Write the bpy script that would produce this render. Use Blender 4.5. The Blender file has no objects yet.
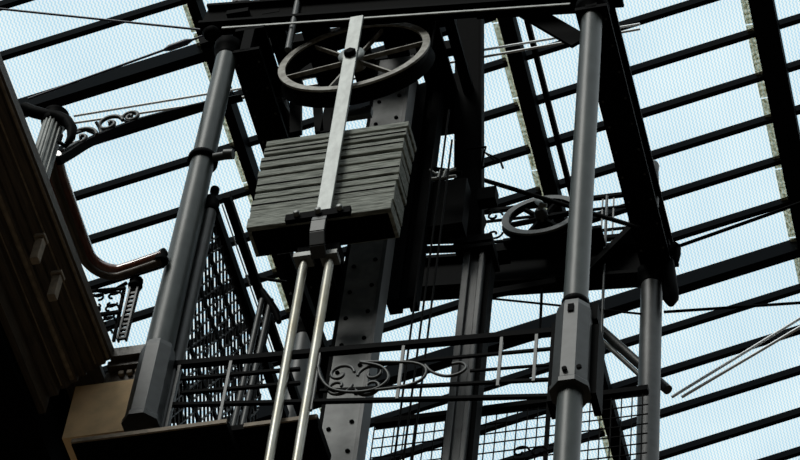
import bpy, bmesh, math, random
from mathutils import Vector as V, Matrix
random.seed(7)
S = bpy.context.scene
COL = S.collection
PI = math.pi

# ------------------------------------------------------------------ camera
FPX = 2918.5                       # focal length in pixels of an 800 px wide frame
PITCH, ROLL, YAW = math.radians(52.0), 0.136139, -0.345742
CAM = V((0, 0, 1.6))
_d = V((math.sin(YAW)*math.cos(PITCH), math.cos(YAW)*math.cos(PITCH), math.sin(PITCH)))
_r0 = V((math.cos(YAW), -math.sin(YAW), 0)); _u0 = _r0.cross(_d)
_r = math.cos(ROLL)*_r0 + math.sin(ROLL)*_u0
_u = -math.sin(ROLL)*_r0 + math.cos(ROLL)*_u0
cd = bpy.data.cameras.new('camera'); cam = bpy.data.objects.new('camera', cd); COL.objects.link(cam)
cd.sensor_width = 36; cd.lens = FPX*36/800; cd.clip_end = 200
m = Matrix((_r, _u, -_d)).transposed().to_4x4(); m.translation = CAM
cam.matrix_world = m
S.camera = cam

# ------------------------------------------------------------------ light
S.view_settings.view_transform = 'Standard'; S.view_settings.look = 'None'
S.view_settings.exposure = 0; S.view_settings.gamma = 1
w = bpy.data.worlds.new('sky'); S.world = w; w.use_nodes = True
nt = w.node_tree; nt.nodes.clear()
o_ = nt.nodes.new('ShaderNodeOutputWorld'); bg = nt.nodes.new('ShaderNodeBackground')
tc = nt.nodes.new('ShaderNodeTexCoord'); sp = nt.nodes.new('ShaderNodeSeparateXYZ')
rp = nt.nodes.new('ShaderNodeValToRGB')      # bright overcast sky high up, dark atrium walls low down
E_ = rp.color_ramp.elements
E_[0].position = .30; E_[0].color = (.050, .042, .032, 1)      # lit floor of the atrium far below
E_[1].position = .855; E_[1].color = (.87, .96, .99, 1)        # overcast sky
for p_, c_ in ((.48, (.006, .006, .006, 1)), (.75, (.006, .006, .006, 1))):
    e_ = E_.new(p_); e_.color = c_
ma = nt.nodes.new('ShaderNodeMath'); ma.operation = 'MULTIPLY_ADD'; ma.inputs[1].default_value = .5; ma.inputs[2].default_value = .5
nt.links.new(tc.outputs['Generated'], sp.inputs[0]); nt.links.new(sp.outputs['Z'], ma.inputs[0]); nt.links.new(ma.outputs[0], rp.inputs[0])
nt.links.new(rp.outputs[0], bg.inputs[0]); bg.inputs[1].default_value = 1.24
nt.links.new(bg.outputs[0], o_.inputs[0])
sd = bpy.data.lights.new('sun', 'SUN'); sun = bpy.data.objects.new('sun', sd); COL.objects.link(sun)
sd.energy = 2.0; sd.angle = math.radians(22); sd.color = (1.0, .99, .93)
sun.rotation_euler = (-V((0.36, .85, -1.0))).to_track_quat('Z', 'Y').to_euler()

# ------------------------------------------------------------------ pixel -> point on a real plane
def ray(px, py): return _d*FPX + _r*(px-400) - _u*(py-230)
def PY(px, py, Y): v = ray(px, py); return CAM + v*(Y/v.y)
def PZ(px, py, Z): v = ray(px, py); return CAM + v*((Z-1.6)/v.z)
def zY(px, py, Y): return PY(px, py, Y).z

# ------------------------------------------------------------------ materials
def mat(name, col, rough=.5, metal=0., noise=0., nscale=20., stretch=(1, 1, 1), bump=0., spec=.5, col2=None, coat=0.):
    M = bpy.data.materials.new(name); M.use_nodes = True
    n = M.node_tree; b = n.nodes['Principled BSDF']
    b.inputs['Roughness'].default_value = rough; b.inputs['Metallic'].default_value = metal
    b.inputs['Specular IOR Level'].default_value = spec
    b.inputs['Base Color'].default_value = (*col, 1)
    if coat: b.inputs['Coat Weight'].default_value = coat
    if noise or bump or col2:
        t = n.nodes.new('ShaderNodeTexCoord'); mp = n.nodes.new('ShaderNodeMapping'); mp.inputs['Scale'].default_value = stretch
        nz = n.nodes.new('ShaderNodeTexNoise'); nz.inputs['Scale'].default_value = nscale; nz.inputs['Detail'].default_value = 6
        n.links.new(t.outputs['Object'], mp.inputs[0]); n.links.new(mp.outputs[0], nz.inputs[0])
        r = n.nodes.new('ShaderNodeValToRGB'); c2 = col2 or tuple(c*(1-noise) for c in col)
        r.color_ramp.elements[0].position = .35; r.color_ramp.elements[1].position = .65
        r.color_ramp.elements[0].color = (*c2, 1); r.color_ramp.elements[1].color = (*col, 1)
        n.links.new(nz.outputs[0], r.inputs[0]); n.links.new(r.outputs[0], b.inputs['Base Color'])
        if bump:
            bp = n.nodes.new('ShaderNodeBump'); bp.inputs['Strength'].default_value = bump; bp.inputs['Distance'].default_value = .01
            n.links.new(nz.outputs[0], bp.inputs['Height']); n.links.new(bp.outputs[0], b.inputs['Normal'])
    return M
PAINT = mat('grey_column_paint', (.040, .050, .047), .42, .0, .35, 14, (1, 1, .4), .15, spec=.26)
IRON = mat('black_iron', (.0016, .0018, .002), .6, .0, .4, 30, bump=.1, spec=.015)
STEEL = mat('dark_grey_steel', (.026, .030, .030), .5, .1, .5, 12, bump=.15)
PLATE = mat('worn_grey_plate', (.20, .215, .205), .5, .15, .5, 9, bump=.2)
STRAP = mat('pale_worn_steel', (.22, .245, .235), .45, .15, .35, 18, (1, 1, .5), .15)
RIM = mat('rusty_pale_rim', (.25, .245, .215), .55, .1, 0, 16, bump=.2, col2=(.10, .09, .07))
ROD = mat('polished_rod_steel', (.30, .30, .27), .36, .5, 0, 9, (1, 1, .3), .05, col2=(.19, .17, .12))
GUIDE = mat('shaded_guide_steel', (.085, .092, .09), .5, .1, .5, 9, bump=.2)  # plate steel darkened for the shade on the guide post
CABLE = mat('pale_cable', (.8, .84, .86), .5, .2)
BLUEROD = mat('dark_blue_rod', (.012, .016, .04), .5)
WOOD = mat('weathered_grey_timber', (.34, .36, .32), .8, 0, 0, 6, (1.2, 4, 16), .6, spec=.2, col2=(.10, .11, .095))
BARM = mat('skylight_bar_paint', (.003, .0035, .005), .7, spec=.03)
BATT = mat('bleached_backlit_batten', (.97, .95, .86), .8, 0, 0, 9, (3, 3, 3), .2, spec=.1, col2=(.52, .49, .36))
_n = BATT.node_tree; _t = _n.nodes.new('ShaderNodeBsdfTransparent'); _m = _n.nodes.new('ShaderNodeMixShader'); _m.inputs[0].default_value = .75  # mostly transparent, so sky showing through makes the battens look lit
_b = _n.nodes['Principled BSDF']; _n.links.new(_b.inputs['Base Color'].links[0].from_socket, _t.inputs[0])
_n.links.new(_b.outputs[0], _m.inputs[1]); _n.links.new(_t.outputs[0], _m.inputs[2]); _n.links.new(_m.outputs[0], _n.nodes['Material Output'].inputs[0])
RAILW = mat('varnished_mahogany', (.15, .048, .028), .22, 0, .5, 10, (8, 1, 1), .05, coat=.6)
CORN = mat('dark_oiled_oak', (.075, .055, .034), .45, 0, .6, 10, (6, .5, 6), .15, spec=.4)
BLOCK = mat('pale_oak_and_highlight', (.24, .19, .13), .7, 0, .4, 20)  # pale oak of the blocks, also the painted highlights on the cornice
TAN = mat('ochre_plaster', (.85, .60, .33), .8, 0, .2, 8)
SCREEN = mat('fretwork_iron', (.006, .006, .006), .5, spec=.2)

GL = bpy.data.materials.new('ribbed_skylight_glass'); GL.use_nodes = True
n = GL.node_tree; n.nodes.clear()
out = n.nodes.new('ShaderNodeOutputMaterial'); tr = n.nodes.new('ShaderNodeBsdfTransparent')
gs = n.nodes.new('ShaderNodeBsdfGlossy'); gs.inputs['Roughness'].default_value = .3; gs.inputs[0].default_value = (.6, .7, .75, 1)
mx = n.nodes.new('ShaderNodeMixShader'); mx.inputs[0].default_value = .04
t = n.nodes.new('ShaderNodeTexCoord'); sx = n.nodes.new('ShaderNodeSeparateXYZ'); n.links.new(t.outputs['Object'], sx.inputs[0])
def mth(op, a, b=None):
    q = n.nodes.new('ShaderNodeMath'); q.operation = op
    for i, s in enumerate((a, b)):
        if s is None: continue
        if isinstance(s, (int, float)): q.inputs[i].default_value = s
        else: n.links.new(s, q.inputs[i])
    return q.outputs[0]
sy = mth('SINE', mth('MULTIPLY', sx.outputs['Y'], 2*PI/.050))
xx = mth('ADD', sx.outputs['X'], mth('MULTIPLY', sy, .006))
rib = mth('MULTIPLY', mth('ADD', mth('SINE', mth('MULTIPLY', xx, 2*PI/.034)), 1.0), .5)
rib = mth('POWER', rib, 1.6)
nz = n.nodes.new('ShaderNodeTexNoise'); nz.inputs['Scale'].default_value = .8; nz.inputs['Detail'].default_value = 3
n.links.new(t.outputs['Object'], nz.inputs[0])
cr = n.nodes.new('ShaderNodeValToRGB'); cr.color_ramp.elements[0].color = (.955, .945, .925, 1); cr.color_ramp.elements[1].color = (.70, .83, .90, 1)
n.links.new(rib, cr.inputs[0])
c2 = n.nodes.new('ShaderNodeValToRGB'); c2.color_ramp.elements[0].position = .35; c2.color_ramp.elements[1].position = .7
c2.color_ramp.elements[0].color = (.93, .95, .965, 1); c2.color_ramp.elements[1].color = (.99, .99, .99, 1)
n.links.new(nz.outputs[0], c2.inputs[0])
mm = n.nodes.new('ShaderNodeMixRGB'); mm.blend_type = 'MULTIPLY'; mm.inputs[0].default_value = 1
n.links.new(cr.outputs[0], mm.inputs[1]); n.links.new(c2.outputs[0], mm.inputs[2])
n.links.new(mm.outputs[0], tr.inputs[0]); n.links.new(tr.outputs[0], mx.inputs[1]); n.links.new(gs.outputs[0], mx.inputs[2])
n.links.new(mx.outputs[0], out.inputs[0])

# ------------------------------------------------------------------ mesh helpers
class MB:
    def __init__(s): s.v = []; s.f = []; s.sm = []; s.p = []; s._d = 0
    def add(s, vs, fs, smooth=False, cont=False):
        if not cont: s.p.append((len(s.v), len(s.f)))
        k = len(s.v); s.v += [V(x) for x in vs]; s.f += [tuple(i+k for i in f) for f in fs]; s.sm += [smooth]*len(fs)
    def box(s, a, b):
        x0, x1 = sorted((a[0], b[0])); y0, y1 = sorted((a[1], b[1])); z0, z1 = sorted((a[2], b[2]))
        s.add([(x0,y0,z0),(x1,y0,z0),(x1,y1,z0),(x0,y1,z0),(x0,y0,z1),(x1,y0,z1),(x1,y1,z1),(x0,y1,z1)],
              [(0,3,2,1),(4,5,6,7),(0,1,5,4),(1,2,6,5),(2,3,7,6),(3,0,4,7)])
    def bar(s, A, B, w, h, up=(0,0,1)):
        """bar from A to B, w across, h along up"""
        A = V(A); B = V(B); t = (B-A).normalized(); up = V(up); sd_ = t.cross(up)
        if sd_.length < 1e-4: sd_ = t.cross(V((0, 1, 0)))
        sd_.normalize(); uu = sd_.cross(t).normalized()
        vs = [P + sd_*(i*w/2) + uu*(j*h/2) for P in (A, B) for i, j in ((-1,-1),(1,-1),(1,1),(-1,1))]
        s.add(vs, [(0,1,2,3),(7,6,5,4),(0,4,5,1),(1,5,6,2),(2,6,7,3),(3,7,4,0)])
    def tube(s, pts, r, n=8, closed=False, flat=None):
        pts = [V(p) for p in pts]; N = len(pts); rings = []
        ref = None
        for i, p in enumerate(pts):
            a = pts[(i-1) % N] if (i or closed) else p; b = pts[(i+1) % N] if (i < N-1 or closed) else p
            t = (b-a).normalized()
            if ref is None:
                ref = t.cross(V((.13, .31, .94))).normalized()
            ref = (ref - t*ref.dot(t)).normalized(); bn = t.cross(ref)
            rr = r[i] if isinstance(r, (list, tuple)) else r
            if flat:      # (axis vector, half size along axis): flat strip section
                ax, hs = flat; ax = V(ax); o2 = t.cross(ax).normalized()
                rings.append([p + o2*(math.cos(q)*rr) + ax*(math.sin(q)*hs) for q in [PI/4+k*PI/2 for k in range(4)]])
            else:
                rings.append([p + (ref*math.cos(2*PI*k/n) + bn*math.sin(2*PI*k/n))*rr for k in range(n)])
        m_ = len(rings[0]); vs = [x for R_ in rings for x in R_]; fs = []
        for i in range(N if closed else N-1):
            for k in range(m_):
                a = i*m_+k; b = i*m_+(k+1) % m_; c = ((i+1) % N)*m_+(k+1) % m_; d = ((i+1) % N)*m_+k
                fs.append((a, b, c, d))
        s.add(vs, fs, not flat)
        if not closed: s.add(rings[0][::-1], [tuple(range(m_))], cont=True); s.add(rings[-1], [tuple(range(m_))], cont=True)
    def lathe(s, base, axis, prof, n=24, smooth=True, phase=0., radf=None):
        base = V(base); ax = V(axis).normalized(); e = ax.cross(V((0, 1, 0)))
        if e.length < 1e-3: e = ax.cross(V((1, 0, 0)))
        e.normalize(); g = ax.cross(e)
        vs = []
        for r, t_ in prof:
            for k in range(n):
                q = 2*PI*k/n+phase; rr = r*(radf(k) if radf else 1)
                vs.append(base+ax*t_+(e*math.cos(q)+g*math.sin(q))*rr)
        fs = [(i*n+k, i*n+(k+1) % n, (i+1)*n+(k+1) % n, (i+1)*n+k) for i in range(len(prof)-1) for k in range(n)]
        s.add(vs, fs, smooth)
        s.add(vs[:n][::-1], [tuple(range(n))], cont=True); s.add(vs[-n:], [tuple(range(n))], cont=True)
    def split(s, name, material, parent):
        ends = s.p[1:] + [(len(s.v), len(s.f))]
        for (v0, f0), (v1, f1) in zip(s.p, ends):
            q = MB(); q.v = s.v[v0:v1]; q.f = [tuple(i-v0 for i in f) for f in s.f[f0:f1]]; q.sm = s.sm[f0:f1]
            q.build(name, material, parent)
    def build(s, name, material, parent=None, loc=None, bevel=0):
        o = parent.matrix_world.translation if parent else V((0, 0, 0))
        if parent: off = V(parent['_w'])
        else:
            if loc is None:
                zs = min(v.z for v in s.v); cx = sum(v.x for v in s.v)/len(s.v); cy = sum(v.y for v in s.v)/len(s.v); loc = (cx, cy, zs)
            off = V(loc)
        me = bpy.data.meshes.new(name); me.from_pydata([tuple(v-off) for v in s.v], [], s.f); me.update()
        me.polygons.foreach_set('use_smooth', s.sm)
        bm = bmesh.new(); bm.from_mesh(me); bmesh.ops.recalc_face_normals(bm, faces=bm.faces); bm.to_mesh(me); bm.free()
        ob = bpy.data.objects.new(name, me); COL.objects.link(ob); me.materials.append(material)
        if parent: ob.parent = parent; ob['_w'] = tuple(off)
        else: ob.location = loc; ob['_w'] = tuple(off)
        if bevel:
            bv = ob.modifiers.new('bevel', 'BEVEL'); bv.width = bevel; bv.segments = 2; bv.limit_method = 'ANGLE'
        return ob
def thing(name, label, cat, loc, group=None):
    o = bpy.data.objects.new(name, None); COL.objects.link(o); o.location = loc; o['_w'] = tuple(loc)
    o.empty_display_size = .1; o['label'] = label; o['category'] = cat
    if group: o['group'] = group
    return o
def tag(o, label, cat, group=None):
    o['label'] = label; o['category'] = cat
    if group: o['group'] = group
    return o
def struct(o): o['kind'] = 'structure'; return o
def sempty(name, loc):
    o = bpy.data.objects.new(name, None); COL.objects.link(o); o.location = loc; o['_w'] = tuple(loc); o['kind'] = 'structure'; return o
def M1(fn, *a, **k):
    b = MB(); getattr(b, fn)(*a, **k); return b
def spiral(c, u, v, r0, r1, a0, a1, n=26):
    c = V(c); u = V(u); v = V(v)
    return [c + (u*math.cos(a0+(a1-a0)*i/n) + v*math.sin(a0+(a1-a0)*i/n))*(r0+(r1-r0)*i/n) for i in range(n+1)]
X_ = V((1, 0, 0)); Y_ = V((0, 1, 0)); Z_ = V((0, 0, 1))

XL, XC, Y0, Y1 = -5.965, -3.012, 12.0, 14.5
# ================================================================== SKYLIGHT
TAN_ = 0.28392
ZR = 25.24032 + 6.25933*TAN_
def roofz(x): return ZR + TAN_*x            # bottom face of the glazing bars
thin = [12.98, 13.52, 14.05, 15.27, 15.83, 16.38, 16.92, 17.46, 18.0, 18.55, 19.72, 20.27, 20.82, 21.40, 21.95]
bays = [(-10.6, -7.5), (-7.5, -4.77), (-4.77, -2.34), (-2.34, -.6)]
for i, (xa, xb) in enumerate(bays):
    wr = sempty('window_%d' % (i+1), (xa, 12.7, roofz(xa)))
    g = MB(); q = V((0, 0, .10))
    A = [V((x, y, roofz(x))) + q + V((0, 0, dz)) for dz in (0, .008) for x, y in ((xa, 12.6), (xb, 12.6), (xb, 22.4), (xa, 22.4))]
    g.add(A, [(0,3,2,1),(4,5,6,7),(0,1,5,4),(1,2,6,5),(2,3,7,6),(3,0,4,7)])
    g.build('glass_pane', GL, wr)
    for y in thin:
        M1('bar', (xa+.05, y, roofz(xa+.05)+.045), (xb-.05, y, roofz(xb-.05)+.045), .055, .095).build('glazing_bar', BARM, wr)
for y, lb in ((14.64, 'deep black skylight purlin with pale batten crossing the upper left of the photo'),
              (19.14, 'deep black skylight purlin with thin pale batten crossing low behind the lift tower')):
    r = thing('skylight_purlin', lb, 'roof beam', (-10.6, y, roofz(-10.6)), 'deep purlins under the skylight')
    M1('bar', (-10.6, y, roofz(-10.6)-.01), (-.6, y, roofz(-.6)-.01), .11, .20).build('beam', BARM, r)
    b = MB()
    x = -10.4
    while x < -1:
        if y < 15 or random.random() < .4:
            b.bar((x, y+.085, roofz(x)+.03), (x+.95, y+.085, roofz(x+.95)+.03), .045, .006)
        x += 1.1
    b.split('batten', BATT, r)
for x, wd, lb in ((-7.46, .10, 'black skylight rafter with pale batten seen behind the left column'),
                  (-4.70, .15, 'black skylight rafter with peeling pale batten left of the centre column'),
                  (-2.28, .24, 'broad black skylight rafter with pale batten at the right edge of the photo')):
    r = thing('skylight_rafter', lb, 'roof beam', (x, 12.6, roofz(x)-.15), 'skylight rafters')
    M1('bar', (x, 12.6, roofz(x)-.03), (x, 22.4, roofz(x)-.03), wd, .20).build('beam', BARM, r)
    b = MB(); y = 12.6
    while y < 22.2:
        b.bar((x-wd/2-.045, y, roofz(x)+.0), (x-wd/2-.045+random.uniform(-.008, .008), y+.9, roofz(x)+.0), .075+random.uniform(-.01, .01), .006); y += .92
    b.split('batten', BATT, r)
b = MB(); b.bar((-4.52, 12.6, roofz(-4.52)-.02), (-4.52, 17.9, roofz(-4.52)-.02), .05, .08)
tag(b.build('skylight_tie_bar', BARM), 'slim black bar running beside the peeling rafter left of the centre column', 'roof bar')

# ================================================================== GALLERY at left (structure)
prof = [(-6.30,16.99),(-6.30,16.90),(-6.345,16.885),(-6.345,16.855),(-6.40,16.84),(-6.42,16.80),(-6.47,16.79),(-6.47,16.76),
        (-6.52,16.745),(-6.52,16.70),(-6.575,16.69),(-6.59,16.64),(-6.64,16.64),(-6.64,16.58),(-6.70,16.57),(-6.70,16.40),(-6.75,16.40),(-6.75,16.99)]
cr_ = sempty('trim_1', (-6.8, 12.0, 16.36))
for bx, bz, br_ in ((-6.325, 16.885, .012), (-6.41, 16.835, .012), (-6.50, 16.775, .014), (-6.555, 16.705, .022), (-6.62, 16.65, .012)):
    M1('tube', [(bx, 7.6, bz), (bx, 11.97, bz)], br_, 8).build('highlight_bead', BLOCK, cr_)  # paler strips painted in as the lit lines of the cornice
b = MB(); npf = len(prof)
ys = (7.5, 12.0)
b.add([(x, y, z) for y in ys for x, z in prof], [(i, (i+1) % npf, npf+(i+1) % npf, npf+i) for i in range(npf)] + [tuple(range(npf)), tuple(range(2*npf-1, npf-1, -1))])
b.build('moulding', CORN, cr_)
b = MB()       # return run facing the atrium, up to the column pedestal
b.box((-6.32, 11.98, 16.90), (-5.92, 12.5, 16.99)); b.box((-6.34, 12.02, 16.84), (-5.92, 12.5, 16.90))
b.box((-6.36, 12.07, 16.72), (-5.92, 12.5, 16.84))
b.build('return_moulding', CORN, cr_)
for k in range(5):
    M1('box', (-6.25+.06*k, 12.04, 16.775), (-6.215+.06*k, 12.07, 16.805)).build('dentil', BLOCK, cr_)
for p in ((38, 250), (55, 287)):
    c = PZ(p[0], p[1], 16.60)
    b = MB(); b.box(c-V((.03, .03, .12)), c+V((.03, .03, .10))); b.box(c-V((.04, .045, -.10)), c+V((.04, .04, .13)))
    b.build('modillion', BLOCK, cr_, bevel=.006)
struct(M1('box', (-6.56, 12.06, zY(250, 428, 12.13)+.06), (-5.99, 12.5, 16.72)).build('wall_left', TAN))
struct(M1('box', (-9, 7.5, 16.30), (-6.75, 12.9, 16.985)).build('trim_2', IRON))
b = MB(); b.box((-9, 7.5, 16.99), (-6.45, 14.8, 17.03)); struct(b.build('floor', CORN))

# gallery handrail (curves round the corner to the left column)
hz = 17.76
pts = [(-6.53, 10.82, hz), (-6.535, 10.9, hz), (-6.545, 11.0, hz), (-6.56, 11.5, hz)]
for k in range(9):
    a = PI - k*PI/2/8
    pts.append((-6.36+.20*math.cos(a), 11.68+.22*math.sin(a), hz+.01*k/8))
pts += [(-6.22, 11.885, hz+.03), (-6.04, 11.87, hz+.07)]
hr = thing('gallery_handrail', 'dark varnished gallery handrail curving round the corner to the left column', 'handrail', (-6.4, 11.8, 17.03))
b = MB(); b.tube(pts, [.068]*4+[.066, .064, .062, .06, .058, .056, .054, .052, .05, .05, .05], 14); b.build('rail', RAILW, hr)
M1('box', (-6.60, 9.0, 17.03), (-6.56, 11.45, 17.60)).build('panel', IRON, hr)
b = MB(); b.tube([V(p)-V((0, 0, .055)) for p in pts], .03, 8); b.build('under_rail', CORN, hr)
M1('lathe', (-6.045, 11.87, hz+.01), (0, 0, 1), [(.05, 0), (.055, .03), (.03, .05), (.04, .10), (.02, .14)], 12).build('end_knob', IRON, hr)
# newel + scroll panel below the rail
nw = thing('newel_post', 'slim perforated iron newel post under the curved handrail', 'newel post', (-6.24, 11.95, 17.03))
b = MB(); b.box((-6.275, 11.93, 17.03), (-6.262, 11.97, 17.66)); b.box((-6.218, 11.93, 17.03), (-6.205, 11.97, 17.66))
for k in range(13): b.box((-6.262, 11.94, 17.04+.05*k), (-6.218, 11.96, 17.06+.05*k))
b.build('shaft', STEEL, nw)
M1('lathe', (-6.24, 11.95, 17.62), (0, 0, 1), [(.05, 0), (.055, .02), (.035, .04), (.05, .06), (.05, .08), (.02, .10)], 12).build('cap', IRON, nw)
M1('bar', (-6.30, 11.95, 17.03), (-6.32, 11.95, 17.62), .022, .02, (0, 1, 0)).build('side_bar', IRON, nw)
bp_ = thing('scrollwork_panel', 'openwork scroll balustrade panel below the curved handrail beside the cornice', 'balustrade', (-6.45, 11.93, 17.03))
b = MB()
for k, z in enumerate((17.10, 17.24, 17.38, 17.52)):
    for sx_ in (-1, 1):
        b.tube(spiral((-6.435+sx_*.055, 11.93, z), X_*sx_, Z_, .065, .015, 0, 4.6), .009, 5)
        b.tube(spiral((-6.435+sx_*.05, 11.93, z+.06), X_*sx_, -Z_, .05, .012, 0, 4.2), .008, 5)
b.split('scroll', IRON, bp_)
b = MB(); b.bar((-6.55, 11.93, 17.33), (-6.3, 11.93, 17.33), .02, .03); b.bar((-6.56, 11.93, 17.62), (-6.3, 11.93, 17.60), .02, .02); b.tube([(-6.52, 11.93, 17.62), (-6.45, 11.93, 17.58), (-6.38, 11.93, 17.60), (-6.30, 11.93, 17.66)], .015, 6)
b.split('bar', IRON, bp_)

# fluted column with curly bracket
Yf = 10.60
ft = PY(55, 120, Yf); fx = ft.x
def PB(px, py): return PY(px, py, 10.85+(px-60)/180*1.55)   # the bracket runs back to the tower
fc = thing('fluted_column', 'short fluted grey column rising behind the cornice at far left', 'column', (fx, Yf, 17.03))
M1('lathe', (fx, Yf, 17.03), (0, 0, 1), [(.085, 0), (.082, .1), (.078, ft.z-17.06)], 64, smooth=False, radf=lambda k: (1, .98, .86, .86)[k % 4]).build('shaft', PLATE, fc)
M1('lathe', (fx, Yf, ft.z-.06), (0, 0, 1), [(.08, 0), (.095, .03), (.08, .05), (.095, .09), (.095, .11)], 24).build('capital', IRON, fc)
b = MB(); hk = [PY(*p, Yf-.05) for p in ((24, 108), (34, 112), (46, 115), (58, 117), (67, 121), (72, 129), (71, 138), (65, 146), (59, 142), (62, 135))]
b.tube(hk, [.045, .045, .045, .045, .042, .038, .03, .02, .016, .01], 10); b.build('volute', IRON, fc)
br = thing('curly_bracket', 'black arched iron bracket with scrolls between fluted column and left column', 'bracket', PB(62, 160))
b = MB(); up_ = [(58, 161), (70, 154), (84, 145), (98, 138), (118, 130), (140, 122), (162, 116), (190, 109), (216, 103), (240, 98)]
b.tube([PB(*p) for p in up_], .030, 4, flat=((0, 1, 0), .05)); b.build('arch_bar', IRON, br)
b = MB(); b.tube([PB(*p) for p in ((63, 150), (78, 142), (96, 136))], .010, 6)
b.build('inner_bar', STEEL, br)
for cx, cy, r_, st, dr in ((80, 138, .125, 0.1, 1), (109, 124, .105, .2, 1), (131, 117, .07, .1, -1)):
    b = MB(); b.tube(spiral(PB(cx, cy), X_*dr, Z_, r_, .02, st, st+8.0, 44), .016, 6)
    b.tube([PB(cx, cy)-Z_*.02*0, PB(cx, cy)+V((.012, 0, 0))], .024, 8)
    b.build('scroll', STEEL, br)
b = MB(); b.tube([PB(*p) for p in ((97, 140), (101, 133), (99, 127), (96, 122))], .012, 6); b.tube([PB(*p) for p in ((76, 133), (86, 130), (96, 134), (103, 138))], .012, 6)
b.tube([PB(*p) for p in ((119, 118), (125, 121), (130, 122))], .010, 6); b.build('link_scroll', STEEL, br)

# ================================================================== COLUMNS
def column(lb, x, y, r, z0, z1, coll=None, ped=None, mat_=PAINT, capr=None, tag_='round_column', rt=None):
    rt = rt or r
    c = thing(tag_, lb, 'column', (x, y, z0), 'round lift tower columns')
    M1('lathe', (x, y, z0), (0, 0, 1), [(r, 0), (rt, z1-z0)], 40).build('shaft', mat_, c)
    cr2 = capr or rt*1.35; rb_ = r; r = rt
    M1('lathe', (x, y, z1-.10), (0, 0, 1), [(r*1.02, 0), (r*1.12, .02), (r*1.08, .04), (cr2, .08), (cr2*1.05, .12), (cr2*1.05, .16)], 32).build('capital', IRON, c)
    if coll: M1('lathe', (x, y, coll), (0, 0, 1), [(rb_*.98, -.03), (rb_*1.1, -.02), (rb_*1.1, .02), (rb_*.98, .03)], 32).build('collar', IRON, c)
    if ped:
        za, zb, rr = ped
        M1('lathe', (x, y, za), (0, 0, 1), [(rr*1.12, -.04), (rr*1.12, 0), (rr*1.02, .02), (rr, zb-za-.05), (rr*.93, zb-za), (r*1.1, zb-za+.015)], 8, smooth=False, phase=PI/8).build('pedestal', STEEL, c)
    return c
c = column('thick grey round column with clamp ring rising beside the left gallery cornice', XL, Y0, .106, 16.12, 20.62, zY(203, 161, Y0), (16.16, zY(160, 350, Y0), .122), rt=.082)
b = MB(); p = V((XL+.10, Y0-.03, zY(203, 161, Y0)-.02)); b.tube([p, p+V((.14, -.02, -.02))], .034, 10); b.tube([p+V((.09, -.02, -.01)), p+V((.16, -.02, -.02))], .042, 8)
b.build('clamp_lug', STEEL, c)
c = column('thick grey round column on an octagonal pedestal right of centre', XC, Y0, .086, 14.2, 20.38, zY(571, 308, Y0)+.02, (15.93, 16.74, .125), capr=.125, rt=.082)
M1('box', (XC-.02, Y0-.128, 16.60), (XC+.02, Y0-.112, 16.67)).build('keyhole_plate', IRON, c)
b = MB()
for dx, dz in ((-.02, .05), (.10, .05)):
    b.lathe((XC+dx*.8, Y0-.12, 15.95+dz), (0, -1, 0), [(.018, 0), (.018, .02)], 8)
b.split('bolt', IRON, c)
b = MB(); b.box((XC-.165, Y0+.04, 15.9), (XC-.115, Y0+.2, 16.70)); b.box((XC+.115, Y0+.02, 15.9), (XC+.165, Y0+.22, 16.6)); b.box((XC+.08, Y0+.02, 16.66), (XC+.15, Y0+.12, 16.82))
b.split('side_flange', IRON, c)
column('slimmer grey round column behind and right of the pedestal column', -3.015, Y1, .088, 14.2, 20.18, capr=.125, mat_=STEEL)
column('grey round column half hidden behind the two polished rods', -5.93, Y1, .085, 14.2, 20.1, capr=.12, mat_=STEEL)

# lattice column C (grooved steel, centre)
Yc = 13.3
ctop = PY(480, 244, Yc)
c = thing('grooved_steel_column', 'dark grooved steel column standing between railing and rear beam', 'column', (ctop.x, Yc, 14.6))
cx = ctop.x; zt = ctop.z
b = MB(); b.box((cx-.05, Yc-.02, 14.6), (cx+.02, Yc+.12, zt)); b.build('web', STEEL, c)
b = MB(); b.box((cx-.105, Yc-.06, 14.6), (cx-.05, Yc+.12, zt)); b.build('flange', STEEL, c, bevel=.006)
b = MB(); b.box((cx+.02, Yc-.06, 14.6), (cx+.06, Yc+.12, zt)); b.build('flange', STEEL, c, bevel=.006)
b = MB(); b.box((cx+.06, Yc, 14.6), (cx+.10, Yc+.14, zt)); b.build('back_angle', IRON, c)
b = MB(); b.box((cx-.12, Yc-.08, zt-.06), (cx+.11, Yc+.15, zt+.02)); b.box((cx-.14, Yc-.1, zt-.16), (cx+.13, Yc+.17, zt-.12)); b.build('cap', IRON, c)

# riveted guide post behind the box
Yp = 12.55
px_ = PY(365, 270, Yp).x
c = thing('riveted_guide_post', 'broad riveted steel guide post running up behind the timber weight', 'post', (px_, Yp, 14.6))
M1('box', (px_-.14, Yp, 14.6), (px_+.115, Yp+.02, 21.0)).build('face_plate', GUIDE, c)
M1('box', (px_+.115, Yp-.01, 14.6), (px_+.145, Yp+.16, 21.0)).build('side_angle', STEEL, c)
M1('box', (px_-.17, Yp+.0, 14.6), (px_-.145, Yp+.16, 21.0)).build('side_angle', IRON, c)
M1('box', (px_-.10, Yp+.02, 14.6), (px_+.08, Yp+.14, 21.0)).build('web', IRON, c)
b = MB()
z = 15.0
while z < 20.8:
    for dx in (-.09, .07): b.lathe((px_+dx, Yp, z+(.05 if dx > 0 else 0)), (0, -1, 0), [(.018, 0), (.015, .012), (.006, .018)], 8)
    z += .30
b.split('rivet', IRON, c)
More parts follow.
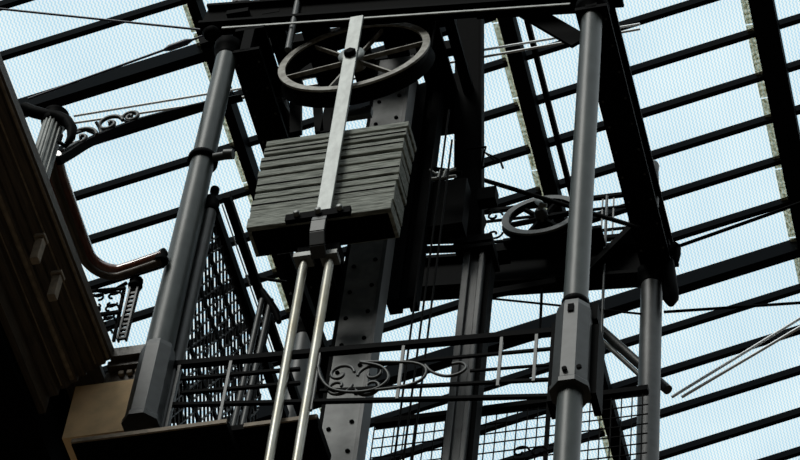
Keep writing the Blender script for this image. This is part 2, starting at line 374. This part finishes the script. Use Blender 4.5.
# black post right of the box
Ya = 12.9
pa = PY(422, 150, Ya)
b = MB(); za = zY(405, 298, Ya)
b.box((pa.x-.13, Ya, za), (pa.x-.03, Ya+.14, 21.1)); b.box((pa.x-.03, Ya+.05, za), (pa.x+.03, Ya+.10, 21.1)); b.box((pa.x+.03, Ya, za), (pa.x+.095, Ya+.14, 21.1))
tag(b.build('channel_post', IRON), 'black channel post immediately right of the timber weight', 'post')
b = MB()
pl = PY(436, 240, 13.0); b.box((pl.x-.02, 13.0, zY(430, 300, 13.0)), (pl.x+.02, 13.05, 20.9))
# inclined strut above the grooved column
b = MB(); A = PY(468, 250, 13.45); B = PY(469, 5, 12.95)
b.bar(A, B, .205, .14, (0, -1, 0))
st_ = thing('box_strut', 'wide black steel strut rising above the grooved column', 'strut', A)
b.build('body', IRON, st_)
b = MB(); b.bar(A+V((.115, -.02, 0)), B+V((.115, -.02, 0)), .02, .10, (0, -1, 0)); b.build('edge_angle', IRON, st_)

# ================================================================== GIRDERS
def girder(lb, A, B, wd, h, cat='girder', name='steel_girder', m_=IRON, rivet=0, group=None, up=(0, 0, 1)):
    A = V(A); B = V(B); t_ = (B-A).normalized(); g = thing(name, lb, cat, A, group)
    s_ = t_.cross(V(up)).normalized()
    U = s_.cross(t_)
    b = MB(); b.bar(A, B, wd*.35, h*.98, up); b.build('web', m_, g)
    for sg in (-1, 1):
        b = MB(); b.bar(A+U*sg*h*.47, B+U*sg*h*.47, wd, h*.07+.01, up); b.build('flange', m_, g)
    if rivet:
        b = MB(); L = (B-A).length; k = .12
        while k < L:
            for sg in (-1, 1): b.lathe(A+t_*k+s_*sg*(wd*.175)-U*h*.25, s_*sg, [(.016, 0), (.012, .01), (.004, .015)], 6)
            for sg in (-1, 1): b.lathe(A+t_*k+s_*sg*wd*.36-U*h*.51, -U, [(.014, 0), (.010, .008), (.004, .012)], 6)
            k += .25
        b.split('rivet', STEEL, g)
    return g
zG = 20.26
gw = .25
girder('heavy black girder sloping from centre column top to right column top', (-3.0, 11.9, zG+.2), (-2.965, 14.75, zG+.2), gw, .36, rivet=1, group='tower top girders')
xg = PZ(252, 75, 20.5).x
girder('heavy black girder running back from the left column top behind the timber weight', (xg, 11.95, 20.68), (xg+.02, 14.7, 20.62), .24, .34, rivet=1, group='tower top girders')
girder('long black girder across the top of the photo with highlight strip on its lower edge', PY(205, 20, 12.06), PY(625, -10, 12.06), .14, .26, group='tower top girders')
b = MB(); b.bar(PY(222, 28, 11.97), PY(570, 4, 11.97), .012, .018); tag(b.build('edge_strip', PLATE), 'thin pale strip put in as the highlight along the bottom edge of the top girder', 'metal strip')  # pale colour stands in for the highlight on the girder edge
girder('long black rear girder across the tower right of the timber weight', PY(296, 291, Y1)+V((0, 0, .06)), PY(668, 262, Y1)+V((0, 0, 0)), .16, .40, group='tower top girders')
# gusset brace at top right of the centre bay
b = MB(); b.bar(PY(522, 8, 12.15), PY(580, 42, 12.15), .16, .03, (0, -1, 0)); tag(b.build('gusset_brace', IRON), 'black diagonal brace meeting the centre column near its top', 'brace')
b = MB(); b.bar(PY(478, 12, 12.3), PY(580, 6, 12.3), .06, .12); tag(b.build('cross_bar', IRON), 'black cross bar under the top girder left of the centre column', 'bar')

# machinery deck under the top girder (undersides seen)
dk = thing('machinery_deck', 'black underside of the machinery deck behind the big wheel', 'deck', (-5.8, 12.1, 20.75))
zd = 21.15
def deckp(name, x0, y0, x1, y1, t_=.05, z=None):
    z = z or zd; A = PZ(x0, y0, z); B = PZ(x1, y1, z)
    M1('box', (A.x, A.y, z), (B.x, B.y, z+t_)).build(name, IRON, dk)
deckp('deck_plate', 226, 14, 272, 86); deckp('deck_plate', 262, 14, 306, 97); deckp('deck_plate', 296, 14, 348, 92)
deckp('deck_plate', 336, 14, 384, 96); deckp('deck_plate', 374, 10, 422, 100); deckp('deck_plate', 404, 8, 468, 132); deckp('deck_plate', 440, 8, 482, 122)
for yy in (24, 50, 80):
    A = PZ(240, yy+8, zd); B = PZ(460, yy-8, zd)
    M1('box', (A.x, A.y-.04, zd+.05), (B.x, A.y+.04, zd+.17)).build('joist', IRON, dk)

# ================================================================== BIG WHEEL
def wheel(lb, name, c, R, rimw, depth, tilt, nsp, spw, face, body, a0=0., hub=.07, flat=.02):
    c = V(c); root = thing(name, lb, 'wheel', c)
    ax = V((0, -math.cos(tilt), math.sin(tilt)*-1))           # towards the viewer, wheel top leaning back
    ax = V((0, -math.cos(tilt), math.sin(tilt)))
    e = X_; g = V((0, math.sin(tilt), math.cos(tilt)))
    def ring(b, prof, n=72):
        vs = []; 
        for r_, t_ in prof:
            for k in range(n):
                q = 2*PI*k/n; vs.append(c+ax*t_+(e*math.cos(q)+g*math.sin(q))*r_)
        m_ = len(prof); fs = [(i*n+k, i*n+(k+1) % n, ((i+1) % m_)*n+(k+1) % n, ((i+1) % m_)*n+k) for i in range(m_) for k in range(n)]
        b.add(vs, fs, False)
    b = MB(); ring(b, [(R-rimw, 0), (R, 0), (R, -.02), (R-rimw, -.02)]); b.build('front_flange', face, root)
    b = MB(); ring(b, [(R-rimw*1.05, -.018), (R-rimw*.25, -.018), (R-rimw*.55, -depth*.35), (R-rimw*.55, -depth*.6), (R+.01, -depth), (R-rimw*1.05, -depth)]); b.build('rim', body, root)
    for k in range(nsp):
        q = a0+2*PI*k/nsp; dr = e*math.cos(q)+g*math.sin(q)
        b = MB(); b.bar(c+dr*hub*.6-ax*.04, c+dr*(R-rimw*.9)-ax*.04, spw, flat, ax)
        b.bar(c+dr*hub*.6-ax*.055, c+dr*(R-rimw*.9)-ax*.055, spw*.3, .03, ax)
        b.build('spoke', face if name == 'big_sheave_wheel' else body, root)
    M1('lathe', c-ax*depth*.8, ax, [(hub, 0), (hub, depth*.8+.02), (hub*.6, depth*.8+.05)], 24).build('hub', face, root)
    return root
wc = PY(353.7, 55.0, 12.10)
wheel('big spoked sheave wheel with pale rim behind the vertical strap', 'big_sheave_wheel', wc, .612, .058, .15, math.radians(10), 6, .014, RIM, IRON, a0=math.radians(14))
w2 = PY(541, 214, 14.05)
r = wheel('small spoked hand wheel mounted on the rear girder beside the centre column', 'small_iron_wheel', w2, .33, .058, .06, math.radians(10), 6, .026, STEEL, IRON, a0=math.radians(8), hub=.055, flat=.03)
b = MB(); b.tube([w2+V((-.02, -.06, .10)), w2+V((.03, -.10, -.02))], .028, 10); b.tube([w2+V((.03, -.1, -.02)), w2+V((.07, -.10, -.03))], .02, 8)
b.build('crank_arm', PLATE, r)
b = MB(); b.box((w2.x-.08, 14.1, 20.7), (w2.x+.08, 14.4, w2.z-.04)); tag(b.build('wheel_bearing', IRON), 'black bearing block carrying the small wheel on the rear girder', 'bearing')
b = MB(); b.box((PY(502, 250, 14.2).x, 14.2, 20.6), (PY(600, 250, 14.2).x, 14.4, zY(540, 236, 14.2))); b.box((PY(470, 250, 14.2).x, 14.25, 20.6), (PY(505, 250, 14.2).x, 14.4, zY(490, 247, 14.2)))
tag(b.build('wheel_platform', IRON), 'black platform under the small wheel', 'platform')

# ================================================================== COUNTERWEIGHT
BX0, BX1 = PY(249, 228, 12.0).x-.01, PY(390.5, 217, 12.0).x
zb, ztp = 18.13, 19.27
ct = thing('timber_counterweight', 'stacked weathered grey timber weight hanging in the lift tower', 'counterweight', ((BX0+BX1)/2, 12.0, zb))
rows = 9; HT = [1.0, .75, 1.15, .7, 1.3, .8, 1.2, .9, .7]; _k = (ztp-zb)/sum(HT)
for k in range(rows):
    z = zb+_k*sum(HT[:k]); hh = _k*HT[k]
    dx0 = random.uniform(-.012, .012); dx1 = random.uniform(-.006, .006); dy = random.uniform(-.012, .008)
    th = hh - random.choice((.010, .024, .034)); zo = random.uniform(-.008, .008)
    if k == 0: dy = -.02; th = hh-.02
    b = MB(); x0, x1 = BX0+dx0, BX1+dx1+.004*k; z += zo
    sl = -.01
    vs = [(x0, 12+dy, z+.05), (x1, 12+dy, z+.05+sl), (x1, 12.255, z+.05+sl), (x0, 12.255, z+.05), (x0, 12+dy, z+th+.05), (x1, 12+dy, z+th+.05+sl), (x1, 12.255, z+th+.05+sl), (x0, 12.255, z+th+.05)]
    b.add(vs, [(0,3,2,1),(4,5,6,7),(0,1,5,4),(1,2,6,5),(2,3,7,6),(3,0,4,7)])
    b.build('timber_board', WOOD, ct, bevel=.005)
    if k in (2, 4, 6, 7):
        b = MB(); zz = z+th*random.uniform(.4, .6)+.05
        b.bar((x0+.005, 12+dy-.003, zz), (x1-.005, 12+dy-.003, zz+sl*.98), .006, .006); b.build('crack', IRON, ct)
M1('box', (BX0+.03, 12.02, zb+.04), (BX1-.03, 12.24, ztp-.05)).build('core', IRON, ct)
# strap with crossplate
sx0 = PY(355, 20, 11.93); xs = PY(341, 110, 11.93).x
sp_ = thing('flat_steel_strap', 'long pale flat strap bolted down the front of wheel and timber weight', 'strap', (xs, 11.93, 18.1))
b = MB(); zt_ = zY(356, 17, 11.93); zb_ = zY(324, 214, 11.93); b.box((xs-.055, 11.92, zb_), (xs+.055, 11.945, zt_)); b.build('bar', STRAP, sp_, bevel=.004)
hb = PY(350, 50, 11.9)
M1('lathe', (xs, 11.955, hb.z), (0, -1, 0), [(.105, 0), (.105, .012), (.06, .018)], 24).build('washer', STRAP, sp_)
M1('lathe', (xs, 11.925, hb.z-.02), (0, -1, 0), [(.05, 0), (.05, .03), (.03, .04)], 6).build('nut', IRON, sp_)
zc_ = zY(318, 214, 11.9)
M1('box', (PY(286, 216, 11.9).x, 11.89, zc_-.035), (PY(350, 212, 11.9).x, 11.93, zc_+.035)).build('cross_plate', IRON, sp_)
b = MB()
for p in (297, 318, 339): b.lathe((PY(p, 214, 11.89).x, 11.89, zc_+.01), (0, -1, 0), [(.025, 0), (.025, .03), (.012, .035)], 6)
b.split('bolt', PLATE, sp_)
b = MB(); low = [(xs-.005, 11.92, zb_-.01), (xs-.01, 11.90, zb_-.12), (xs-.01, 11.905, zb_-.24), (xs-.01, 11.95, zb_-.34), (xs-.01, 12.02, zb_-.40)]
for a_, b_ in zip(low, low[1:]): b.bar(a_, b_, .11, .03, (0, -1, 0))
b.build('hook_end', STEEL, sp_, bevel=.004)
# rods
yr = 12.06
ra, rb = PY(303, 268, yr), PY(329, 266, yr)
for q, lb, xx_ in ((ra, 'left polished rod hanging below the timber weight', ra.x), (rb, 'right polished rod hanging below the timber weight', rb.x)):
    r = thing('suspension_rod', lb, 'rod', (xx_, yr, 14.6), 'polished suspension rods')
    M1('lathe', (xx_, yr, 14.6), (0, 0, 1), [(.033, 0), (.033, q.z-14.6), (.022, q.z-14.6+.06), (.022, q.z-14.6+.14)], 20).build('shaft', ROD, r)
    M1('box', (xx_-.07, yr-.05, q.z+.08), (xx_+.06, yr+.06, q.z+.125)).build('clamp_plate', PLATE, r)
b = MB(); b.box((ra.x-.06, yr-.02, ra.z+.13), (rb.x+.06, yr+.12, ra.z+.22)); tag(b.build('yoke_block', IRON), 'black yoke block joining the two rods under the timber weight', 'yoke')

# ================================================================== FRONT RAILING
Yr = 12.08
rl = thing('iron_railing', 'black iron railing with scroll ornament crossing low between the two front columns', 'railing', PY(370, 390, Yr))
def rail(p, q, r_, par, nm='rail', m_=IRON, Y=Yr):
    b = MB(); b.bar(PY(*p, Y), PY(*q, Y), r_*2, r_*2); return b.build(nm, m_, par)
rail((166, 366), (566, 331), .024, rl, 'top_rail')
rail((182, 379), (300, 369), .012, rl); rail((375, 365), (560, 348), .010, rl); rail((470, 371), (560, 364), .008, rl); rail((320, 391), (560, 379), .011, rl); rail((182, 393), (300, 383), .012, rl)
rail((170, 405), (560, 396), .014, rl, 'bottom_rail')
for xa, ya in ((181, 361), (232, 358), (320, 352), (404, 345), (502, 337), (537, 333)):
    T = PY(xa, ya, Yr-.01); b = MB(); b.bar((T.x, T.y, 16.15), T, .020, .022, (0, 1, 0)); b.build('baluster', STEEL, rl)
b = MB()
for c_, s_ in ((PY(340, 374, Yr), 1), (PY(372, 374, Yr), -1)):
    b.tube(spiral(c_, X_*s_, Z_, .10, .02, 0, 6.5, 40), .012, 6); b.tube(spiral(c_+V((0, 0, -.13)), X_*s_, -Z_, .10, .02, 0, 6.5, 40), .012, 6)
b.build('scroll', STEEL, rl)
for pts_ in (((318, 366), (321, 378), (330, 388), (348, 392), (372, 390), (386, 382), (388, 374), (380, 366), (360, 362)),
             ((360, 362), (390, 362), (415, 363), (426, 369), (422, 379), (405, 386), (375, 390)),
             ((425, 365), (432, 372), (445, 376), (458, 374), (466, 368), (462, 363), (452, 364))):
    b = MB()
    P_ = [PY(*p, Yr-.02) for p in pts_]; fine = []
    for i in range(len(P_)-1):
        p0 = P_[max(i-1, 0)]; p1 = P_[i]; p2 = P_[i+1]; p3 = P_[min(i+2, len(P_)-1)]
        for k in range(5):
            t_ = k/5; fine.append(.5*((2*p1)+(p2-p0)*t_+(2*p0-5*p1+4*p2-p3)*t_*t_+(3*p1-p0-3*p2+p3)*t_**3))
    fine.append(P_[-1]); b.tube(fine, .011, 6); b.build('scroll_band', STEEL, rl)

# wire mesh screen low behind the railing
Ym = 13.7
mz = thing('wire_mesh_screen', 'square wire mesh screen at the bottom behind the grooved column', 'mesh screen', PY(500, 460, Ym))
b = MB(); A = PY(375, 424, Ym); B = PY(648, 408, Ym); zlo = 14.5
k = A.x
while k < B.x: b.bar((k, Ym, zlo), (k, Ym, A.z), .008, .008, (0, 1, 0)); k += .078
z = zlo+.05
while z < A.z: b.bar((A.x, Ym+.005, z), (B.x, Ym+.005, z), .008, .008); z += .105
b.build('mesh', IRON, mz)
b = MB(); b.bar((A.x, Ym, A.z), (B.x, Ym, A.z), .05, .05); b.bar((PY(548, 430, Ym).x, Ym-.02, zlo), (PY(548, 430, Ym).x, Ym-.02, A.z), .03, .03, (0, 1, 0)); b.build('frame', IRON, mz)
b = MB()
for p in ((520, 452), (538, 452)): b.tube(spiral(PY(*p, Ym-.06), X_, Z_, .07, .015, 0, 6, 30), .009, 5)
b.split('scroll', IRON, mz)

# gallery edge slab across the bottom left
zl_ = PY(250, 428, 12.13).z; b = MB(); b.box((-6.36, 12.13, zl_), (PY(316, 425, 12.13).x, 12.5, zl_+.05)); zq = PY(180, 431, 11.84).z; b.box((-6.36, 11.84, zq), (PY(236, 428, 12.).x, 12.13, zq+.06)); b.box((-6.36, 12.17, zl_-.03), (PY(316, 425, 12.13).x, 12.5, zl_))
ld = thing('landing', 'dark landing slab with brown edge strip along the bottom left', 'landing', (-5.9, 12.1, zl_-.03))
b.build('slab', IRON, ld)
b = MB(); b.box((-6.36, 11.825, zq+.01), (PY(236, 428, 12.).x, 11.84, zq+.045)); b.box((PY(236, 428, 12.).x, 12.115, zl_+.005), (PY(316, 425, 12.13).x, 12.13, zl_+.04)); b.split('edge_strip', BLOCK, ld)

# ================================================================== FRETWORK CAGE SCREEN (left)
Xs = -5.90
ls = thing('fretwork_screen', 'black openwork lattice cage screen right of the left column', 'screen', (Xs, 12.1, 15.6))
zS = 18.80
def fret(name, ya, yb, za_, zb2, parent):
    b = MB(); pz = .18; py_ = .10
    H = zb2-za_; W = yb-ya
    k = ya-H*py_/pz
    def clip(y, z, y2, z2):
        # clip segment to rectangle in y
        if y2 == y: return None
        t0, t1 = 0., 1.
        for lo, hi in ((ya, yb),):
            ta = (lo-y)/(y2-y); tb = (hi-y)/(y2-y)
            if ta > tb: ta, tb = tb, ta
            t0 = max(t0, ta); t1 = min(t1, tb)
        if t1 <= t0: return None
        return (y+(y2-y)*t0, z+(z2-z)*t0, y+(y2-y)*t1, z+(z2-z)*t1)
    while k < yb+H*py_/pz:
        for sg in (1, -1):
            s_ = clip(k, za_, k+sg*H*py_/pz, zb2)
            if s_: b.bar((Xs, s_[0], s_[1]), (Xs, s_[2], s_[3]), .010, .016, (1, 0, 0))
        k += py_
    b.build(name, SCREEN, parent)
fret('lattice', 12.12, 13.75, 15.6, zS-.05, ls)
b = MB()
for zc in (16.35, 17.0, 17.35, 17.95, 18.4):
    b.bar((Xs, 12.12, zc), (Xs, 13.75, zc), .02, .045)
b.split('cross_rail', IRON, ls)
b = MB()
for zc in (16.68, 17.65, 18.18):
    for yc in (12.45, 12.8, 13.15, 13.5):
        b.tube(spiral((Xs-.01, yc, zc), Y_, Z_, .10, .02, 0, 7, 30), .012, 5)
        b.tube(spiral((Xs-.01, yc+.16, zc), -Y_, Z_, .09, .02, 0, 7, 30), .012, 5)
b.split('rosette_scroll', SCREEN, ls)
b = MB(); b.bar((Xs, 12.1, zS), (Xs, 14.3, zS), .07, .10); b.bar((Xs+.14, 12.1, zS-.0), (Xs+.14, 14.3, zS-.0), .06, .06)
b.split('top_rail', IRON, ls)
b = MB(); b.bar((Xs+.075, 12.2, zS+.03), (Xs+.075, 13.7, zS+.03), .008, .01); b.build('bright_wire', CABLE, ls)
np_ = PY(212, 203, 12.12)
c = thing('finial_post', 'slim dark post with ball finial just right of the left column', 'post', (np_.x, 12.12, 15.6))
M1('lathe', (np_.x, 12.12, 15.6), (0, 0, 1), [(.05, 0), (.05, zS-15.6-.1)], 16).build('shaft', STEEL, c)
M1('lathe', (np_.x, 12.12, zS-.16), (0, 0, 1), [(.055, 0), (.07, .03), (.055, .06), (.06, .12), (.03, .17), (.018, .22), (.035, .25), (.035, .29), (.012, .32)], 16).build('finial', IRON, c)

# ================================================================== cables, rods, braces
def tb(name, lb, cat, pts, r, m_, group=None, n=8):
    b = MB(); b.tube(pts, r, n); return tag(b.build(name, m_), lb, cat, group)
Yw = 13.2
tb('tie_cable', 'upper of two pale tie cables crossing the glass towards the top right', 'cable', [PY(74, 116, Yw), PY(207, 94, Yw), PY(483, 50, Yw), PY(640, 24, Yw)], .011, CABLE)
tb('tie_cable', 'lower of two pale tie cables crossing the glass towards the top right', 'cable', [PY(74, 123, Yw), PY(202, 104, Yw), PY(483, 57, Yw), PY(640, 29, Yw)], .011, CABLE)
tb('tie_cable', 'upper pale diagonal cable at the lower right below the right column', 'cable', [PY(672, 397, 15), PY(812, 311, 15)], .013, CABLE)
tb('tie_cable', 'lower pale diagonal cable at the lower right below the right column', 'cable', [PY(682, 397, 15), PY(812, 320, 15)], .013, CABLE)
r = thing('turnbuckle_rod', 'dark blue rod with turnbuckle crossing the upper left glass', 'rod', PY(28, 99, 13))
M1('tube', [PY(28, 99, 13), PY(236, 24, 13)], .011, 8).build('rod', BLUEROD, r)
A, B = PY(164, 50, 13), PY(192, 40, 13); M1('tube', [A, A.lerp(B, .2), A.lerp(B, .8), B], [.012, .03, .03, .012], 8).build('turnbuckle', BLUEROD, r)
tb('thin_tie_rod', 'thin dark rod sloping down across the top left corner', 'rod', [PY(-8, 8, 13), PY(222, 32, 13)], .011, BLUEROD)
for i, (p, q, lb) in enumerate((((449, 110), (402, 470), 'wire rope nearest the channel post'), ((452, 140), (411, 470), 'middle wire rope left of the grooved column'), ((434, 150), (393, 470), 'leftmost wire rope below the timber weight'), ((440, -6), (428, 66), 'wire rope running down to the right edge of the big wheel'), ((434, -6), (424, 60), 'thinner wire rope beside the big wheel rim'))):
    tb('wire_rope', lb, 'rope', [PY(*p, 12.35), PY(*q, 12.35)], .008, IRON)
tb('standing_pipe', 'grey vertical pipe meeting the left rim of the big wheel', 'pipe', [PY(299, -4, 12.02), PY(288, 50, 12.02)], .028, STEEL, n=14)
tb('slanted_tie_rod', 'black rod slanting down across the small wheel to the right girder', 'rod', [PY(474, 177, 13.9), PY(640, 228, 13.9)], .020, IRON)
tb('horizontal_tie_rod', 'thin black rod below the rear girder passing behind the centre column', 'rod', [PY(486, 298, 14.45), PY(652, 315, 14.45)], .010, IRON)
tb('right_tie_rod', 'thin dark rod running right from the right column near its top', 'rod', [PY(664, 312, Y1), PY(812, 302, Y1)], .013, IRON)
tb('upper_right_tie_rod', 'dark rod rising right from the right column capital', 'rod', [PY(668, 250, Y1), PY(812, 199, Y1)], .016, IRON)
tb('left_tie_rod', 'short dark rod between lattice screen and the polished rods', 'rod', [PY(246, 276, 13.5), PY(306, 285, 13.5)], .014, IRON)
tb('hanging_rod', 'thin vertical rod hanging behind and right of the centre pedestal', 'rod', [PY(607, 196, 14.42), PY(599, 400, 14.42)], .012, STEEL)
tb('hanging_rod', 'short thin vertical rod left of the centre column below the rear girder', 'rod', [PY(542, 283, 14.42), PY(540, 335, 14.42)], .012, IRON)
tb('brace_tube', 'thick upper diagonal tube between centre pedestal and right column', 'brace', [PY(588, 318, 14.75), PY(668, 390, 14.75)], .040, STEEL, n=16)
tb('brace_tube', 'thin lower diagonal tube between centre pedestal and right column', 'brace', [PY(586, 326, 14.75), PY(645, 380, 14.75)], .020, PLATE, n=12)
b = MB(); b.bar(PZ(284, 250, 19.2), PZ(338, 392, 19.2), .10, .10); tag(b.build('raking_beam', IRON), 'black raking beam seen between the rods and the guide post', 'beam')
b = MB(); b.bar(PY(490, 294, 14.42), PY(556, 282, 14.42), .05, .07); tag(b.build('short_brace', IRON), 'short black brace under the rear girder left of the centre column', 'brace')
# dashpot with two bars
d = thing('dashpot', 'pair of dark leaning bars with knob left of the polished rods', 'machinery', PY(246, 392, 12.45))
for (p, q) in (((262, 300), (233, 428)), ((271, 300), (242, 428))):
    M1('tube', [PY(*p, 12.45), PY(*q, 12.45)], .022, 10).build('bar', STEEL, d)
b = MB(); b.tube([PY(262, 290, 12.45), PY(268, 300, 12.45), PY(276, 312, 12.45), PY(279, 322, 12.45)], [.02, .03, .03, .02], 10); b.build('head', IRON, d)
M1('bar', PY(269, 318, 12.47), PY(247, 420, 12.47), .03, .03, (0, 1, 0)).build('back_bar', IRON, d)
# rear handrail with posts
rr = thing('deck_handrail', 'thin black handrail on the rear girder right of the centre column', 'railing', PY(560, 240, 14.65))
for (p, q, r_) in (((484, 212), (652, 191), .018), ((484, 222), (652, 203), .010), ((484, 243), (652, 225), .010), ((484, 250), (652, 234), .022)):
    rail(p, q, r_, rr, Y=14.65)
for px2 in (603, 614, 630): 
    T = PY(px2, 196, 14.65); M1('bar', (T.x, T.y, 20.65), T, .012, .012, (0, 1, 0)).build('baluster', STEEL, rr)
b = MB()
for p, s_ in (((494, 216), 1), ((494, 234), -1), ((487, 208), 1)):
    b.tube(spiral(PY(*p, 14.6), X_, Z_*s_, .075, .015, 0, 6.5, 36), .010, 6)
b.tube([PY(*p, 14.6) for p in ((482, 212), (486, 222), (482, 232), (487, 242))], .01, 6)
b.build('scroll', IRON, rr)
b = MB(); b.bar(PY(588, 276, 14.4), PY(642, 222, 14.4), .05, .14, (0, 1, 0))
tag(b.build('knee_brace', IRON), 'black knee brace where the rear girder meets the right girder', 'brace')
# small linkage above
b = MB(); b.tube([PY(*p, 13.15) for p in ((466, 149), (486, 147), (484, 153), (482, 168), (496, 162), (484, 152), (500, 160), (503, 168))], .010, 6)
tag(b.build('bent_linkage', IRON), 'small bent wire linkage sticking out right of the box strut', 'linkage')
b = MB(); b.box(PY(478, 188, 13.2), PY(495, 197, 13.2)+V((0, .1, 0))); tag(b.build('side_bracket', IRON), 'small black block bracket right of the box strut', 'bracket')
b = MB(); b.box(PY(426, 183, 13.0), PY(462, 222, 13.0)+V((0, .15, 0))); b.tube([PY(428, 168, 13.0), PY(462, 173, 13.0)], .02, 8)
tag(b.build('guide_block', IRON), 'black guide block between channel post and box strut', 'guide block')
for i, (yy, lb) in enumerate(((240, 'upper thin bar in the gap above the rear girder'), (249, 'lower thin bar in the gap above the rear girder'))):
    b = MB(); b.bar(PY(418, yy+1, 13.36), PY(478, yy-1, 13.36), .04, .05); tag(b.build('gap_bar', IRON), lb, 'bar')
gr_ = thing('guide_shoe', 'pale worn guide shoe rods in the gap between channel post and box strut', 'guide shoe', PY(440, 174, 12.8))
b = MB(); b.tube([PY(*p, 12.8) for p in ((430, 170), (436, 174), (448, 172), (456, 169))], .012, 6); b.tube([PY(*p, 12.8) for p in ((430, 179), (442, 178), (456, 176))], .014, 6)
b.tube([PY(441, 170, 12.78), PY(438, 178, 12.78)], .012, 6); b.tube([PY(446, 170, 12.78), PY(443, 178, 12.78)], .012, 6); b.split('rod', PLATE, gr_)
# curls and struts between wheel and weight
b = MB()
P_ = [PY(*p, 12.6) for p in ((270, 72), (273, 82), (280, 88), (281, 98), (286, 108), (292, 118), (291, 128))]
b.tube(P_, .014, 6); b.tube([PY(275, 70, 12.62), PY(293, 128, 12.62)], .02, 6)
b.tube(spiral(PY(279, 100, 12.6), X_, Z_, .05, .01, 0, 6), .01, 5)
tag(b.build('iron_curls', STEEL), 'curly iron straps between the left girder and the timber weight', 'ironwork')
for xa, xb, yy, wd, lb in ((292, 298, 84, .09, 'left'), (312, 322, 90, .07, 'middle'), (332, 330, 90, .12, 'right')):
    b = MB(); b.bar(PY(xa+4, 88, 12.35), PY(xb-2, 134, 12.35), wd, .05, (0, 1, 0)); tag(b.build('short_strut', IRON), lb+' short black strut between the big wheel and the timber weight', 'strut')
b = MB(); b.bar(PY(332, 118, 12.2), PY(372, 112, 12.2), .05, .09); tag(b.build('top_clamp', STEEL), 'grey clamp bar lying on top of the timber weight behind the strap', 'clamp')
# fittings on the right column capital
ft2 = thing('pulley_fitting', 'black lever and knob fitting on the right column capital', 'fitting', PY(668, 262, 14.4))
b = MB(); b.tube([PY(662, 258, 14.4), PY(670, 252, 14.4), PY(677, 246, 14.4)], .045, 10); b.build('knob', IRON, ft2)
b = MB(); b.tube([PY(677, 246, 14.4), PY(678, 254, 14.4), PY(677, 261, 14.4)], [.03, .025, .018], 8); b.build('hook', IRON, ft2)
b = MB(); b.tube([PY(668, 262, 14.45), PY(669, 280, 14.45), PY(671, 298, 14.45), PY(671, 304, 14.45)], [.05, .065, .065, .03], 12); b.build('lever', IRON, ft2)
r = thing('bottle_insulator', 'small dark bottle shaped fitting on the right side of the right girder', 'fitting', PY(655, 200, 14))
M1('tube', [PY(656, 208, 14), PY(655, 190, 14), PY(655, 172, 14), PY(654, 166, 14), PY(654, 163, 14)], [.02, .035, .03, .045, .03], 10).build('body', STEEL, r)
b = MB(); b.box(PY(636, 276, 14.4), PY(668, 272, 14.5)+V((0, .1, .05)))
b = MB()
for q in range(3): b.tube([PY(212+q*8, 22+q*2, 12.1), PY(238+q*20, 2+q, 12.1)], .02, 6)
b.bar(PY(200, 44, 12.3), PY(226, 36, 12.3), .06, .10)
b.lathe(PY(212, 34, 12.0), (0, 0, 1), [(.06, -.03), (.08, 0), (.05, .05)], 12)
tag(b.build('corner_fittings', IRON), 'black bars and joints clustered above the left column capital', 'fittings')
tb('upper_pipe', 'grey pipe leaving the top of the photo above the left girder', 'pipe', [PY(236, 22, 12.3), PY(243, -8, 12.3)], .07, STEEL, n=20)
for o in list(bpy.data.objects):
    if '_w' in o: del o['_w']
